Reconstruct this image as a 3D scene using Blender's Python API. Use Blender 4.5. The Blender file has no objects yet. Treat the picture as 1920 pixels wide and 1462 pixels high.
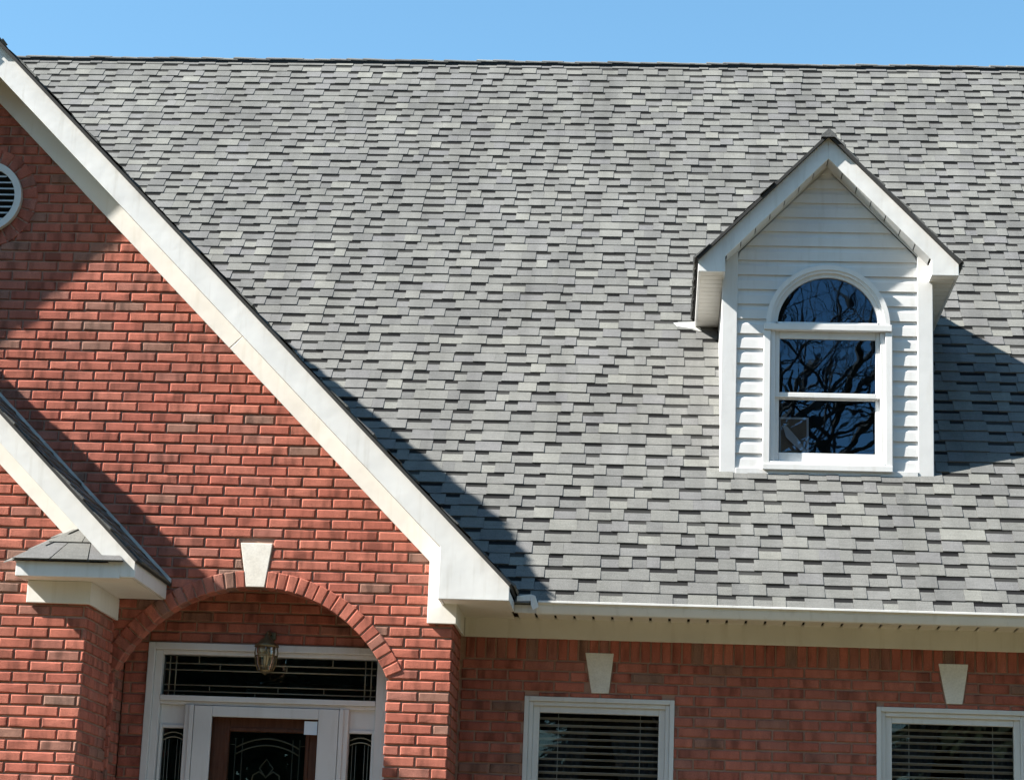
import bpy, math, random
from mathutils import Vector, Matrix
random.seed(7)
S = bpy.context.scene
C = S.collection
EYE = 1.6                      # the camera's height over the lawn it stands on; geometry below is built relative to it

# ------------------------------------------------------------------ camera, sky, sun, exposure
F_PX, YAW, PITCH, ROLL, DIST = 4198.07, -0.0721238, 0.2375472, 0.0379503, 14.0607
cy, sy, cp, sp = math.cos(YAW), math.sin(YAW), math.cos(PITCH), math.sin(PITCH)
fwd = Vector((sy * cp, cy * cp, sp)); rgt = Vector((cy, -sy, 0)); upv = rgt.cross(fwd)
cr, sr = math.cos(ROLL), math.sin(ROLL)
cam_r = rgt * cr + upv * sr; cam_u = upv * cr - rgt * sr
cd = bpy.data.cameras.new('camera'); cam = bpy.data.objects.new('camera', cd); C.objects.link(cam)
cd.sensor_fit = 'HORIZONTAL'; cd.sensor_width = 36.0; cd.lens = F_PX / 1920 * 36.0
cd.clip_start = 0.1; cd.clip_end = 2000
m = Matrix.Identity(4)
for i in range(3):
    m[i][0], m[i][1], m[i][2] = cam_r[i], cam_u[i], -fwd[i]
m[0][3], m[1][3], m[2][3] = 0, -DIST, EYE
cam.matrix_world = m
S.camera = cam

SUN = Vector((3.6, 1.0, -3.19)).normalized()          # direction the sunlight travels
w = bpy.data.worlds.new('World'); S.world = w; w.use_nodes = True
nt = w.node_tree; bg = nt.nodes['Background']
sk = nt.nodes.new('ShaderNodeTexSky'); sk.sky_type = 'NISHITA'; sk.sun_disc = False
sk.sun_elevation = math.asin(-SUN.z); sk.sun_rotation = math.atan2(-SUN.x, -SUN.y)
sk.altitude = 100; sk.air_density = 1.0; sk.dust_density = 0.8; sk.ozone_density = 1.4
tint = nt.nodes.new('ShaderNodeMix'); tint.data_type = 'RGBA'; tint.blend_type = 'MULTIPLY'; tint.inputs[0].default_value = 1.0
tint.inputs[7].default_value = (.83, 1.17, 1.19, 1)          # the photograph's white balance
nt.links.new(sk.outputs[0], tint.inputs[6]); nt.links.new(tint.outputs[2], bg.inputs[0]); bg.inputs[1].default_value = 0.062
sd = bpy.data.lights.new('sun', 'SUN'); sd.energy = 5.0; sd.angle = math.radians(0.53); sd.color = (1.0, 0.945, 0.86)
so = bpy.data.objects.new('sun', sd); C.objects.link(so); so.location = (-30, -12, 30)
so.rotation_euler = SUN.to_track_quat('-Z', 'Y').to_euler()
S.view_settings.view_transform = 'Standard'; S.view_settings.look = 'None'
S.view_settings.exposure = 1.76; S.view_settings.gamma = 1.0; S.view_settings.use_curve_mapping = False
S.cycles.use_denoising = True
S.cycles.max_bounces = 8; S.cycles.transparent_max_bounces = 12

# ------------------------------------------------------------------ materials
M = {}
def nodes(name, rough=0.6, metal=0.0, spec=0.3):
    mt = bpy.data.materials.new(name); mt.use_nodes = True
    n = mt.node_tree.nodes; b = n['Principled BSDF']
    b.inputs['Roughness'].default_value = rough; b.inputs['Metallic'].default_value = metal
    b.inputs['Specular IOR Level'].default_value = spec
    M[name] = mt
    return mt.node_tree, n, mt.node_tree.links.new, b
def noise(n, L, scale, detail=4, pos=None, rough=0.55):
    t = n.new('ShaderNodeTexNoise'); t.inputs['Scale'].default_value = scale; t.inputs['Detail'].default_value = detail
    t.inputs['Roughness'].default_value = rough
    if pos is not None: L(pos, t.inputs['Vector'])
    return t.outputs['Fac']
def ramp(n, L, fac, stops, interp='LINEAR'):
    r = n.new('ShaderNodeValToRGB'); L(fac, r.inputs[0]); e = r.color_ramp.elements; r.color_ramp.interpolation = interp
    while len(e) < len(stops): e.new(0.5)
    for k, (p, c) in enumerate(stops):
        e[k].position = p; e[k].color = (c[0], c[1], c[2], 1) if not isinstance(c, (int, float)) else (c, c, c, 1)
    return r.outputs[0]
def mul(n, L, a, b, fac=1.0, mode='MULTIPLY'):
    x = n.new('ShaderNodeMix'); x.data_type = 'RGBA'; x.blend_type = mode
    if isinstance(fac, float): x.inputs[0].default_value = fac
    else: L(fac, x.inputs[0])
    for k, v in ((6, a), (7, b)):
        if isinstance(v, tuple): x.inputs[k].default_value = (*v, 1)
        else: L(v, x.inputs[k])
    return x.outputs[2]
def bump(n, L, h, b, strength, dist):
    x = n.new('ShaderNodeBump'); x.inputs['Strength'].default_value = strength; x.inputs['Distance'].default_value = dist
    L(h, x.inputs['Height']); L(x.outputs[0], b.inputs['Normal'])
def geo(n): return n.new('ShaderNodeNewGeometry').outputs['Position']
def piece_random(n, L):
    a = n.new('ShaderNodeAttribute'); a.attribute_name = 'rnd'
    o = n.new('ShaderNodeObjectInfo')
    s = n.new('ShaderNodeMath'); s.operation = 'ADD'; L(a.outputs['Fac'], s.inputs[0]); L(o.outputs['Random'], s.inputs[1])
    wn = n.new('ShaderNodeTexWhiteNoise'); wn.noise_dimensions = '1D'; L(s.outputs[0], wn.inputs['W'])
    return wn.outputs['Value'], wn.outputs['Color']

def make_brick(name, warm=1.0):
    t, n, L, b = nodes(name, 0.88, spec=0.2)
    v, c = piece_random(n, L); p = geo(n)
    col = ramp(n, L, v, [(0, (.41, .132, .090)), (.35, (.365, .110, .077)), (.62, (.44, .150, .104)), (.80, (.375, .124, .088)),
                         (.89, (.335, .135, .102)), (.955, (.29, .145, .108)), (1, (.235, .135, .104))])
    mp = n.new('ShaderNodeVectorMath'); mp.operation = 'MULTIPLY'; mp.inputs[1].default_value = (13, 13, 3); L(p, mp.inputs[0])
    sh = n.new('ShaderNodeVectorMath'); sh.operation = 'MULTIPLY_ADD'; sh.inputs[1].default_value = (60, 60, 60); L(c, sh.inputs[0]); L(mp.outputs[0], sh.inputs[2])
    st = noise(n, L, 1.0, 2, sh.outputs[0])                      # vertical fire flashes, as on the real bricks
    col = mul(n, L, col, ramp(n, L, st, [(.34, .56), (.48, .95), (.7, 1.16)]))
    sp_ = noise(n, L, 170, 4, p, .7)
    col = mul(n, L, col, ramp(n, L, sp_, [(.3, .66), (.62, 1.14)]))
    big = noise(n, L, 1.3, 3, p)
    col = mul(n, L, col, ramp(n, L, big, [(.3, .88), (.7, 1.08)]))
    L(col, b.inputs['Base Color']); bump(n, L, sp_, b, .6, .005)
make_brick('brick')
t, n, L, b = nodes('mortar', 0.95, spec=0.1); p = geo(n)
L(mul(n, L, ramp(n, L, noise(n, L, 5, 4, p), [(.3, (.34, .20, .15)), (.7, (.44, .28, .215))]), ramp(n, L, noise(n, L, 180, 3, p), [(.3, .75), (.65, 1.1)])), b.inputs['Base Color'])
bump(n, L, noise(n, L, 220, 3, p), b, .5, .004)

t, n, L, b = nodes('shingle', 0.92, spec=0.15); p = geo(n)
v, c = piece_random(n, L)
col = ramp(n, L, v, [(0, (.108, .109, .108)), (.3, (.126, .127, .122)), (.55, (.136, .137, .130)), (.72, (.125, .125, .127)), (.92, (.148, .149, .140)), (1, (.168, .169, .156))])
g1 = noise(n, L, 230, 3, p, .75); g2 = noise(n, L, 1.1, 4, p)
col = mul(n, L, col, ramp(n, L, g1, [(.25, .42), (.5, 1.0), (.75, 1.62)]))
col = mul(n, L, col, ramp(n, L, g2, [(.3, .86), (.7, 1.10)]))
sk_ = n.new('ShaderNodeVectorMath'); sk_.operation = 'MULTIPLY'; sk_.inputs[1].default_value = (6, .45, .45); L(p, sk_.inputs[0])
col = mul(n, L, col, ramp(n, L, noise(n, L, 1.0, 4, sk_.outputs[0]), [(.3, .84), (.6, 1.05)]))
mpv = n.new('ShaderNodeVectorMath'); mpv.operation = 'MULTIPLY'; mpv.inputs[1].default_value = (11, 160, 160); L(p, mpv.inputs[0])
col = mul(n, L, col, ramp(n, L, noise(n, L, 1.0, 3, mpv.outputs[0]), [(.3, .84), (.68, 1.1)]))
L(col, b.inputs['Base Color']); bump(n, L, g1, b, .5, .003)
t, n, L, b = nodes('shingle_band', 0.95, spec=0.1); p = geo(n)
v, c = piece_random(n, L)
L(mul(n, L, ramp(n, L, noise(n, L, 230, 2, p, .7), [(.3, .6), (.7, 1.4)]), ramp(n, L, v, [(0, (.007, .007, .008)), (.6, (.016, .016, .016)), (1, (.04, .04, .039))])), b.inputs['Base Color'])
t, n, L, b = nodes('ridge_plastic', 0.7); b.inputs['Base Color'].default_value = (.012, .012, .014, 1)
t, n, L, b = nodes('deck', 0.9); b.inputs['Base Color'].default_value = (.035, .035, .035, 1)

def white(name, base, rough, wrinkle, spec=0.35, stain=.90, streak=.93):
    t, n, L, b = nodes(name, rough, spec=spec); p = geo(n)
    col = mul(n, L, base, ramp(n, L, noise(n, L, 3.1, 5, p), [(.3, stain), (.6, 1.0)]))
    sx = n.new('ShaderNodeVectorMath'); sx.operation = 'MULTIPLY'; sx.inputs[1].default_value = (22, 22, 2.2); L(p, sx.inputs[0])
    col = mul(n, L, col, ramp(n, L, noise(n, L, 1.0, 4, sx.outputs[0]), [(.28, (streak, streak * .99, streak * .97)), (.45, (1, 1, 1))]))
    L(col, b.inputs['Base Color'])
    if wrinkle: bump(n, L, noise(n, L, 7.0, 2, p), b, .55, wrinkle)
white('fascia_white', (.67, .67, .66), .38, .004, .35, .88, .88)
white('trim_white', (.69, .672, .635), .55, .004)
white('vinyl_white', (.60, .60, .597), .42, .003)
white('frame_white', (.64, .64, .637), .35, 0)
white('soffit_white', (.66, .635, .585), .6, 0)
t, n, L, b = nodes('limestone', 0.85, spec=.2); p = geo(n)
L(mul(n, L, ramp(n, L, noise(n, L, 9, 5, p), [(.3, (.63, .595, .53)), (.7, (.74, .715, .66))]), ramp(n, L, noise(n, L, 90, 3, p), [(.3, .9), (.6, 1.04)])), b.inputs['Base Color'])
bump(n, L, noise(n, L, 120, 3, p), b, .3, .003)

def glass(name, refl, tint, wav, ws=2.2, coat=(.95, .97, 1)):
    mt = bpy.data.materials.new(name); mt.use_nodes = True; M[name] = mt
    n = mt.node_tree.nodes; L = mt.node_tree.links.new; n.remove(n['Principled BSDF']); out = n['Material Output']
    tr = n.new('ShaderNodeBsdfTransparent'); tr.inputs[0].default_value = (*tint, 1)
    gl = n.new('ShaderNodeBsdfGlossy'); gl.inputs['Roughness'].default_value = .006; gl.inputs[0].default_value = (*coat, 1)
    fr = n.new('ShaderNodeFresnel'); fr.inputs['IOR'].default_value = 1.5
    k = n.new('ShaderNodeMath'); k.operation = 'MULTIPLY'; k.inputs[1].default_value = refl; k.use_clamp = True; L(fr.outputs[0], k.inputs[0])
    mx = n.new('ShaderNodeMixShader'); L(k.outputs[0], mx.inputs[0]); L(tr.outputs[0], mx.inputs[1]); L(gl.outputs[0], mx.inputs[2])
    if wav:
        bp = n.new('ShaderNodeBump'); bp.inputs['Strength'].default_value = 1; bp.inputs['Distance'].default_value = wav
        L(noise(n, L, ws, 1.5, geo(n)), bp.inputs['Height']); L(bp.outputs[0], gl.inputs['Normal'])
    L(mx.outputs[0], out.inputs[0])
glass('dormer_glass', 2.4, (.8, .84, .9), .0007, 3.2, (.42, .66, 1.0))       # double glazing with a low-emissivity coat
glass('window_glass', .95, (.85, .87, .87), .001)
glass('door_glass', 1.7, (.6, .63, .6), .004, 14)
glass('lantern_glass', 1.6, (.8, .74, .6), .004, 20)
def plain(name, c, rough=.6, metal=0.0, nz=0, lo=.8, hi=1.1, spec=.3):
    t, n, L, b = nodes(name, rough, metal, spec); p = geo(n)
    if nz: L(mul(n, L, c, ramp(n, L, noise(n, L, nz, 4, p), [(.3, lo), (.7, hi)])), b.inputs['Base Color'])
    else: b.inputs['Base Color'].default_value = (*c, 1)
plain('wall_paint', (.16, .15, .14), .9)
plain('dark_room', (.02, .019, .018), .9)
plain('came', (.26, .25, .19), .5, .5)
plain('brass', (.20, .15, .08), .45, .8, 30)
plain('bulb', (.85, .82, .72), .5)
plain('gap_shade_black', (.01, .01, .01), .9)  # near-black colour stands in for the shade inside gaps and slots
plain('blind_white', (.82, .81, .78), .5)
plain('curtain_cloth', (.10, .10, .105), .95, 0, 6)
plain('sticker', (.62, .70, .78), .4)
plain('sticker_print', (.25, .33, .42), .4)
plain('cardboard', (.34, .23, .15), .9, 0, 12)
plain('paper', (.8, .8, .8), .9)
plain('concrete', (.42, .40, .37), .9, 0, 8)
plain('metal_flash', (.62, .62, .60), .35, .4, 14)
plain('bark', (.10, .085, .068), .95, 0, 9, .5, 1.3)
plain('needles', (.035, .06, .028), .9, 0, 1.2, .5, 1.5)
t, n, L, b = nodes('door_wood', .45, spec=.4); p = geo(n)
mp = n.new('ShaderNodeVectorMath'); mp.operation = 'MULTIPLY'; mp.inputs[1].default_value = (60, 60, 4); L(p, mp.inputs[0])
L(ramp(n, L, noise(n, L, 1, 4, mp.outputs[0]), [(.3, (.24, .088, .054)), (.7, (.36, .14, .085))]), b.inputs['Base Color'])
t, n, L, b = nodes('lawn', .95, spec=.1); p = geo(n)
col = mul(n, L, ramp(n, L, noise(n, L, .35, 5, p), [(.3, (.100, .080, .042)), (.5, (.125, .098, .055)), (.7, (.065, .068, .030))]), ramp(n, L, noise(n, L, 14, 4, p), [(.3, .6), (.7, 1.3)]))
L(col, b.inputs['Base Color']); bump(n, L, noise(n, L, 30, 4, p), b, .8, .03)

# ------------------------------------------------------------------ mesh helpers
class MB:
    def __init__(s): s.v = []; s.f = []; s.mi = []; s.r = []
    def face(s, pts, mi=0, rnd=0.0):
        k = len(s.v); s.v += [tuple(q) for q in pts]; s.f.append(tuple(range(k, k + len(pts)))); s.mi.append(mi); s.r.append(rnd)
    def mesh(s, pts, faces, mis=None, rnd=0.0):
        k = len(s.v); s.v += [tuple(q) for q in pts]
        for j, fc in enumerate(faces):
            s.f.append(tuple(k + q for q in fc)); s.mi.append(mis[j] if mis else 0); s.r.append(rnd)
    def prism(s, poly, off, mi=0):                 # poly: 3D outline; off: extrusion vector
        n = len(poly); off = Vector(off); a = [Vector(q) for q in poly]
        nv = Vector()
        for i in range(n): nv += a[i].cross(a[(i + 1) % n])
        if nv.dot(off) > 0: a.reverse()
        pts = a + [q + off for q in a]
        s.mesh(pts, [tuple(range(n)), tuple(range(2 * n - 1, n - 1, -1))] + [(i, i + n, (i + 1) % n + n, (i + 1) % n) for i in range(n)], [mi] * (n + 2))
    def xz(s, poly, y0, y1, mi=0): s.prism([(x, y0, z) for x, z in poly], (0, y1 - y0, 0), mi)
    def yz(s, poly, x0, x1, mi=0): s.prism([(x0, y, z) for y, z in poly], (x1 - x0, 0, 0), mi)
    def box(s, x0, x1, y0, y1, z0, z1, mi=0): s.xz([(x0, z0), (x1, z0), (x1, z1), (x0, z1)], y0, y1, mi)
    def tube(s, pts, rad, seg=6, mi=0, cap=True):
        rings = []; N = len(pts); pts = [Vector(q) for q in pts]
        rad = rad if isinstance(rad, (list, tuple)) else [rad] * N
        for i, q in enumerate(pts):
            d = (pts[min(i + 1, N - 1)] - pts[max(i - 1, 0)]).normalized()
            a = d.orthogonal().normalized() if i == 0 else (pa - d * pa.dot(d)).normalized()
            pa = a; c = d.cross(a)
            rings.append([q + (a * math.cos(2 * math.pi * k / seg) + c * math.sin(2 * math.pi * k / seg)) * rad[i] for k in range(seg)])
        fs = [(i * seg + k, i * seg + (k + 1) % seg, (i + 1) * seg + (k + 1) % seg, (i + 1) * seg + k) for i in range(N - 1) for k in range(seg)]
        if cap: fs += [tuple(range(seg - 1, -1, -1)), tuple((N - 1) * seg + k for k in range(seg))]
        s.mesh([q for r in rings for q in r], fs, [mi] * len(fs))
    def lathe(s, cx, cy_, prof, seg=12, mi=0):      # prof: (radius, z)
        pts = [(cx + r * math.cos(2 * math.pi * k / seg), cy_ + r * math.sin(2 * math.pi * k / seg), z) for r, z in prof for k in range(seg)]
        fs = [(i * seg + k, i * seg + (k + 1) % seg, (i + 1) * seg + (k + 1) % seg, (i + 1) * seg + k) for i in range(len(prof) - 1) for k in range(seg)]
        s.mesh(pts, fs, [mi] * len(fs))
    def data(s, name, mats):
        me = bpy.data.meshes.new(name); me.from_pydata(s.v, [], s.f)
        for x in mats: me.materials.append(M[x])
        me.polygons.foreach_set('material_index', s.mi)
        if any(s.r):
            at = me.attributes.new('rnd', 'FLOAT', 'FACE'); at.data.foreach_set('value', s.r)
        me.update()
        return me
def link(name, me, parent=None, mat=None):
    o = bpy.data.objects.new(name, me); C.objects.link(o)
    if mat is not None: o.matrix_world = mat
    if parent is not None:
        o.parent = parent; o.matrix_parent_inverse = world_of(parent).inverted()
    return o
def world_of(o):                                     # every Empty is translated only; every parent mesh is built in place
    return Matrix.Translation(o.location) if o.type == 'EMPTY' else Matrix.Identity(4)
def build(name, mb, mats, parent=None, bevel=0, smooth=False):
    mats = mats if isinstance(mats, (list, tuple)) else [mats]
    o = link(name, mb.data(name, mats), parent)
    if bevel:
        bv = o.modifiers.new('edge', 'BEVEL'); bv.width = bevel; bv.segments = 2; bv.limit_method = 'ANGLE'; bv.angle_limit = math.radians(40)
    if smooth:
        for q in o.data.polygons: q.use_smooth = True
    return o
def thing(name, loc, label, cat, group=None):
    o = bpy.data.objects.new(name, None); C.objects.link(o); o.location = loc; o.empty_display_size = .3
    return tag(o, label, cat, group)
def tag(o, label, cat, group=None):
    o['label'] = label; o['category'] = cat
    if group: o['group'] = group
    return o
def part(name, mats, parent, fn, bevel=0, smooth=False):
    mb = MB(); fn(mb); return build(name, mb, mats, parent, bevel, smooth)
def to_px(P):
    q = Vector(P) - Vector((0, -DIST, 0)); z = q.dot(fwd)
    return 960 + F_PX * q.dot(cam_r) / z, 731 - F_PX * q.dot(cam_u) / z

# ------------------------------------------------------------------ setting: lawn
def lawn_z(y): return -1.6 + .62 * min(1, max(0, (y + 12) / 10.5))
mb = MB(); ys = [-400, -120, -60, -30, -12, -9, -6, -3, -1.5, 12, 60, 400]; xs = [-400, -100, -30, -10, 0, 10, 30, 100, 400]
for a in range(len(ys) - 1):
    for c_ in range(len(xs) - 1):
        mb.face([(xs[c_], ys[a], lawn_z(ys[a])), (xs[c_ + 1], ys[a], lawn_z(ys[a])), (xs[c_ + 1], ys[a + 1], lawn_z(ys[a + 1])), (xs[c_], ys[a + 1], lawn_z(ys[a + 1]))])
lawn = build('lawn', mb, 'lawn'); lawn['kind'] = 'structure'; lawn['label'] = 'dormant tan and green lawn before the house'

# ------------------------------------------------------------------ the house
house = thing('brick_house', (-1.3, 2.5, -.98), 'red brick house with grey shingle roof, white trim, arched entry and gabled dormer', 'house')

# roof lines -------------------------------------------------------
T = 1.06; EY, EZ = .17, 2.052
def zmain(y): return EZ + T * (y - EY)
RY = 5.80; RZ = zmain(RY)
BX = -4.606; BZ = 5.765; BHW = 3.655                      # entry gable: ridge X, ridge Z, half width to the eave edge
def zb(x): return BZ - abs(x - BX) * 1.0
CX, CZ, CS, CHW = -5.25, 4.150, .98, 2.095                # wing gable in front
def zc(x): return CZ - abs(x - CX) * CS
DX, DZ, DS, DHW = 1.088, 5.585, 1.022, .918               # dormer
def zd(x): return DZ - abs(x - DX) * DS
B_EDGE, C_EDGE, D_EDGE = -.345, -.98, .972
YA, YB, YC, YD, YDOR = .6, 0.0, -.7, .35, 1.222

# ------------------------------------------------------------------ brickwork
def clip(poly, n, d):                                      # keep points with n.p >= d
    out = []
    for i in range(len(poly)):
        a, b_ = poly[i], poly[(i + 1) % len(poly)]
        da = n[0] * a[0] + n[1] * a[1] - d; db = n[0] * b_[0] + n[1] * b_[1] - d
        if da >= 0: out.append(a)
        if da * db < 0:
            t_ = da / (da - db); out.append((a[0] + t_ * (b_[0] - a[0]), a[1] + t_ * (b_[1] - a[1])))
    return out
def area(p): return .5 * sum(p[i][0] * p[(i + 1) % len(p)][1] - p[(i + 1) % len(p)][0] * p[i][1] for i in range(len(p)))
def brick_geo(poly, rng, ch=.0052, depth=.03):
    """(u, z, out) verts and faces of one brick: worn chamfered face, sides, no back."""
    n = len(poly); cxx = sum(q[0] for q in poly) / n; cyy = sum(q[1] for q in poly) / n
    inner = []
    for i in range(n):
        p0, p1, p2 = poly[i - 1], poly[i], poly[(i + 1) % n]
        def nrm(a, b_):
            l = math.hypot(b_[0] - a[0], b_[1] - a[1]) or 1e-6
            return (-(b_[1] - a[1]) / l, (b_[0] - a[0]) / l)
        n1, n2 = nrm(p0, p1), nrm(p1, p2); c_ = ch * rng.uniform(.6, 1.5)
        det = n1[0] * n2[1] - n1[1] * n2[0]
        if abs(det) < .2: q = (p1[0] + n1[0] * c_, p1[1] + n1[1] * c_)
        else:
            e1 = n1[0] * p1[0] + n1[1] * p1[1] + c_; e2 = n2[0] * p1[0] + n2[1] * p1[1] + c_
            q = ((e1 * n2[1] - e2 * n1[1]) / det, (n1[0] * e2 - n2[0] * e1) / det)
        inner.append((q[0], q[1], rng.uniform(-.0012, .0012)))
    v = inner + [(q[0], q[1], -ch * .9) for q in poly] + [(q[0], q[1], -depth) for q in poly]
    f = [tuple(range(n))] + [(i + n, (i + 1) % n + n, (i + 1) % n, i) for i in range(n)] + [(i + 2 * n, (i + 1) % n + 2 * n, (i + 1) % n + n, i + n) for i in range(n)]
    return v, f
BW, BH, J = .2032, .0677, .0120
FULL = []
for k in range(6):
    v, f = brick_geo([(-(BW - J) / 2, -(BH - J) / 2), ((BW - J) / 2, -(BH - J) / 2), ((BW - J) / 2, (BH - J) / 2), (-(BW - J) / 2, (BH - J) / 2)], random.Random(k))
    mb = MB(); mb.mesh(v, f); FULL.append((v, f, mb.data('brick', ['brick'])))
bricks = []                  # (area in px, wall object, matrix, full index or None, verts, faces)
def frame(O, U, N):
    Mx = Matrix.Identity(4)
    for i in range(3): Mx[i][0], Mx[i][1], Mx[i][2], Mx[i][3] = U[i], (0, 0, 1)[i], N[i], O[i]
    return Mx
def px_area(Mx, poly):
    q = [to_px(Mx @ Vector((a, b_, 0))) for a, b_ in poly]
    if not all(4 < x < 1916 and 14 < y < 1450 for x, y in q): return 0
    return abs(area(q))
def lay(wall, Mx, u0, u1, z0, z1, uph, zph, cut=None, eye=True, rng=random.Random(5)):
    """running bond between u0..u1, z0..z1; uph, zph: where a joint lies; cut(poly) clips or drops a brick."""
    r0 = math.floor((z0 - zph) / BH); r1 = math.ceil((z1 - zph) / BH)
    for r in range(r0, r1):
        za, zb_ = zph + r * BH + J / 2, zph + (r + 1) * BH - J / 2
        k0 = math.floor((u0 - uph) / BW) - 1; k1 = math.ceil((u1 - uph) / BW) + 1
        for k in range(k0, k1):
            ua = uph + (k + (.5 if r % 2 else 0)) * BW + J / 2; ub = ua + BW - J
            jz = rng.uniform(-.0012, .0012)
            poly = [(ua, za + jz), (ub, za + jz), (ub, zb_ + jz), (ua, zb_ + jz)]
            p2 = clip(clip(poly, (1, 0), u0 + .001), (-1, 0), -u1 + .001) if (ua < u0 or ub > u1) else poly
            if za < z0 or zb_ > z1: p2 = clip(clip(p2, (0, 1), z0), (0, -1), -z1)
            if len(p2) > 2 and cut: p2 = cut(p2)
            if not p2 or len(p2) < 3 or area(p2) < .0005: continue
            if p2 == poly:
                jit = Matrix.Translation(((ua + ub) / 2, (za + zb_) / 2 + jz, rng.uniform(-.002, .002))) @ Matrix.Rotation(rng.uniform(-.004, .004), 4, 'Z') @ Matrix.Rotation(rng.uniform(-.006, .006), 4, 'Y') @ Matrix.Rotation(rng.uniform(-.012, .012), 4, 'X')
                bricks.append((px_area(Mx, poly) if eye else 0, wall, Mx @ jit, rng.randrange(6), None, None))
            else:
                v, f = brick_geo(p2, rng)
                bricks.append((px_area(Mx, p2) if eye else 0, wall, Mx @ Matrix.Translation((0, 0, rng.uniform(-.002, .002))), None, v, f))
def half(poly, line):                                       # cut by z <= a + b*u
    a, b_ = line
    return clip(poly, (b_, -1), -a)
def around(poly, c_, r):                                    # keep what lies outside a circle (chord cut, hidden under the ring)
    mx_ = sum(q[0] for q in poly) / len(poly); mz_ = sum(q[1] for q in poly) / len(poly)
    if all(math.hypot(q[0] - c_[0], q[1] - c_[1]) > r for q in poly) and math.hypot(mx_ - c_[0], mz_ - c_[1]) > r + .02: return poly
    d = (mx_ - c_[0], mz_ - c_[1]); l = math.hypot(*d) or 1e-6; d = (d[0] / l, d[1] / l)
    return clip(poly, d, d[0] * c_[0] + d[1] * c_[1] + r)
def hole(poly, x0, x1, z1):                                 # window opening x0..x1 below z1
    if len(poly) < 3: return poly
    if max(q[0] for q in poly) <= x0 or min(q[0] for q in poly) >= x1 or min(q[1] for q in poly) >= z1: return poly
    mz_ = sum(q[1] for q in poly) / len(poly)
    if mz_ > z1 or (max(q[1] for q in poly) > z1 + .012 and min(q[0] for q in poly) > x0 - .05 and max(q[0] for q in poly) < x1 + .05): return clip(poly, (0, 1), z1)
    mx_ = sum(q[0] for q in poly) / len(poly)
    L_ = clip(poly, (-1, 0), -x0); R_ = clip(poly, (1, 0), x1)
    return L_ if area(L_) >= area(R_) and mx_ < (x0 + x1) / 2 + .2 else R_

KEYS = ((-2.722, -2.517, 2.367, -2.671, -2.553, 2.085, YB, 'pale limestone keystone over the entry arch'), (-.512, -.326, 1.800, -.465, -.353, 1.538, YA, None), (1.777, 1.968, 1.796, 1.826, 1.928, 1.538, YA, None))
def around_keys(p, yy):
    for (x0, x1, zt, x2, x3, zb2, ky, lab) in KEYS:
        if ky != yy or not p or len(p) < 3: continue
        if max(q[0] for q in p) < x0 - .01 or min(q[0] for q in p) > x1 + .01 or max(q[1] for q in p) < zb2 or min(q[1] for q in p) > zt + .009: continue
        mx_ = sum(q[0] for q in p) / len(p); mz_ = sum(q[1] for q in p) / len(p)
        if mz_ > zt: p = clip(p, (0, 1), zt + .009); continue
        sgn = 1 if mx_ > (x0 + x1) / 2 else -1
        a, b_ = ((x3, zb2), (x1, zt)) if sgn > 0 else ((x2, zb2), (x0, zt))
        d = (b_[0] - a[0], b_[1] - a[1]); l = math.hypot(*d); nn = (sgn * d[1] / l, -sgn * d[0] / l)
        p = clip(p, nn, nn[0] * a[0] + nn[1] * a[1] + .009)
    return p
MT = .0115                                                   # joints are raked about 10 mm
GROUND = -1.05
# arch of the entry
AX, AR, AZ, ASP = -2.610, .965, 1.119, 1.532                 # centre X, radius, centre Z, spring Z
AL, ARt = AX - .872, AX + .872
BR, CR = -1.333, -3.503                                      # brick corners: entry gable, wing
a_s = math.asin(.872 / AR)
arch_pts = [(AX + AR * math.sin(a), AZ + AR * math.cos(a)) for a in [a_s - i * 2 * a_s / 28 for i in range(29)]]
FL = lambda x: 2.294 - .996 * (x + 1.517)                    # lower edge of the gable's frieze
LEFT = 2 * BX - BR
mb = MB()
mb.xz([(BR - MT, GROUND), (BR - MT, zb(BR) - .28), (BX, BZ - .28), (LEFT, zb(LEFT) - .28), (LEFT, GROUND), (CR - .03, GROUND), (CR - .03, ASP)] + [(x, z) for x, z in reversed(arch_pts)] + [(ARt + MT, ASP), (ARt + MT, GROUND)], YB + MT, YB + .12)
gable_wall = build('gable_wall', mb, 'mortar', house)
VX, VZ, VR = BX, 4.662, .25
def cutB(p):
    lim = FL(0) + .20; p = half(p, (lim, -.996))
    if len(p) > 2: p = half(p, (BZ - .30 - BX, 1.0))
    if len(p) < 3: return None
    mz_ = sum(q[1] for q in p) / len(p); mx_ = sum(q[0] for q in p) / len(p)
    if mz_ > ASP and abs(mx_ - AX) < 1.2:
        p = around(p, (AX, AZ), AR + (.055 if mz_ > ASP + .07 else .012))
    elif mz_ <= ASP: p = hole(p, AL, ARt, ASP)
    if p and len(p) > 2 and abs(mz_ - VZ) < .5: p = around(p, (VX, VZ), VR + .055)
    p = around_keys(p, YB)
    return p if p and len(p) > 2 else None
FB = frame((0, YB, 0), (1, 0, 0), (0, -1, 0))
lay(gable_wall, FB, -5.6, BR, .35, BZ - .3, BR, 1.52, cutB)
# its return towards the main wall, and the jamb of the opening
pr = part('pier_wall', 'mortar', house, lambda q: q.box(BR - .11, BR - MT, YB + .121, YA + .05, GROUND, 2.0))
lay(pr, frame((BR, 0, 0), (0, 1, 0), (1, 0, 0)), YB + .031, YA, .35, 1.95, YB - BW / 2, 1.52)
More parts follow.
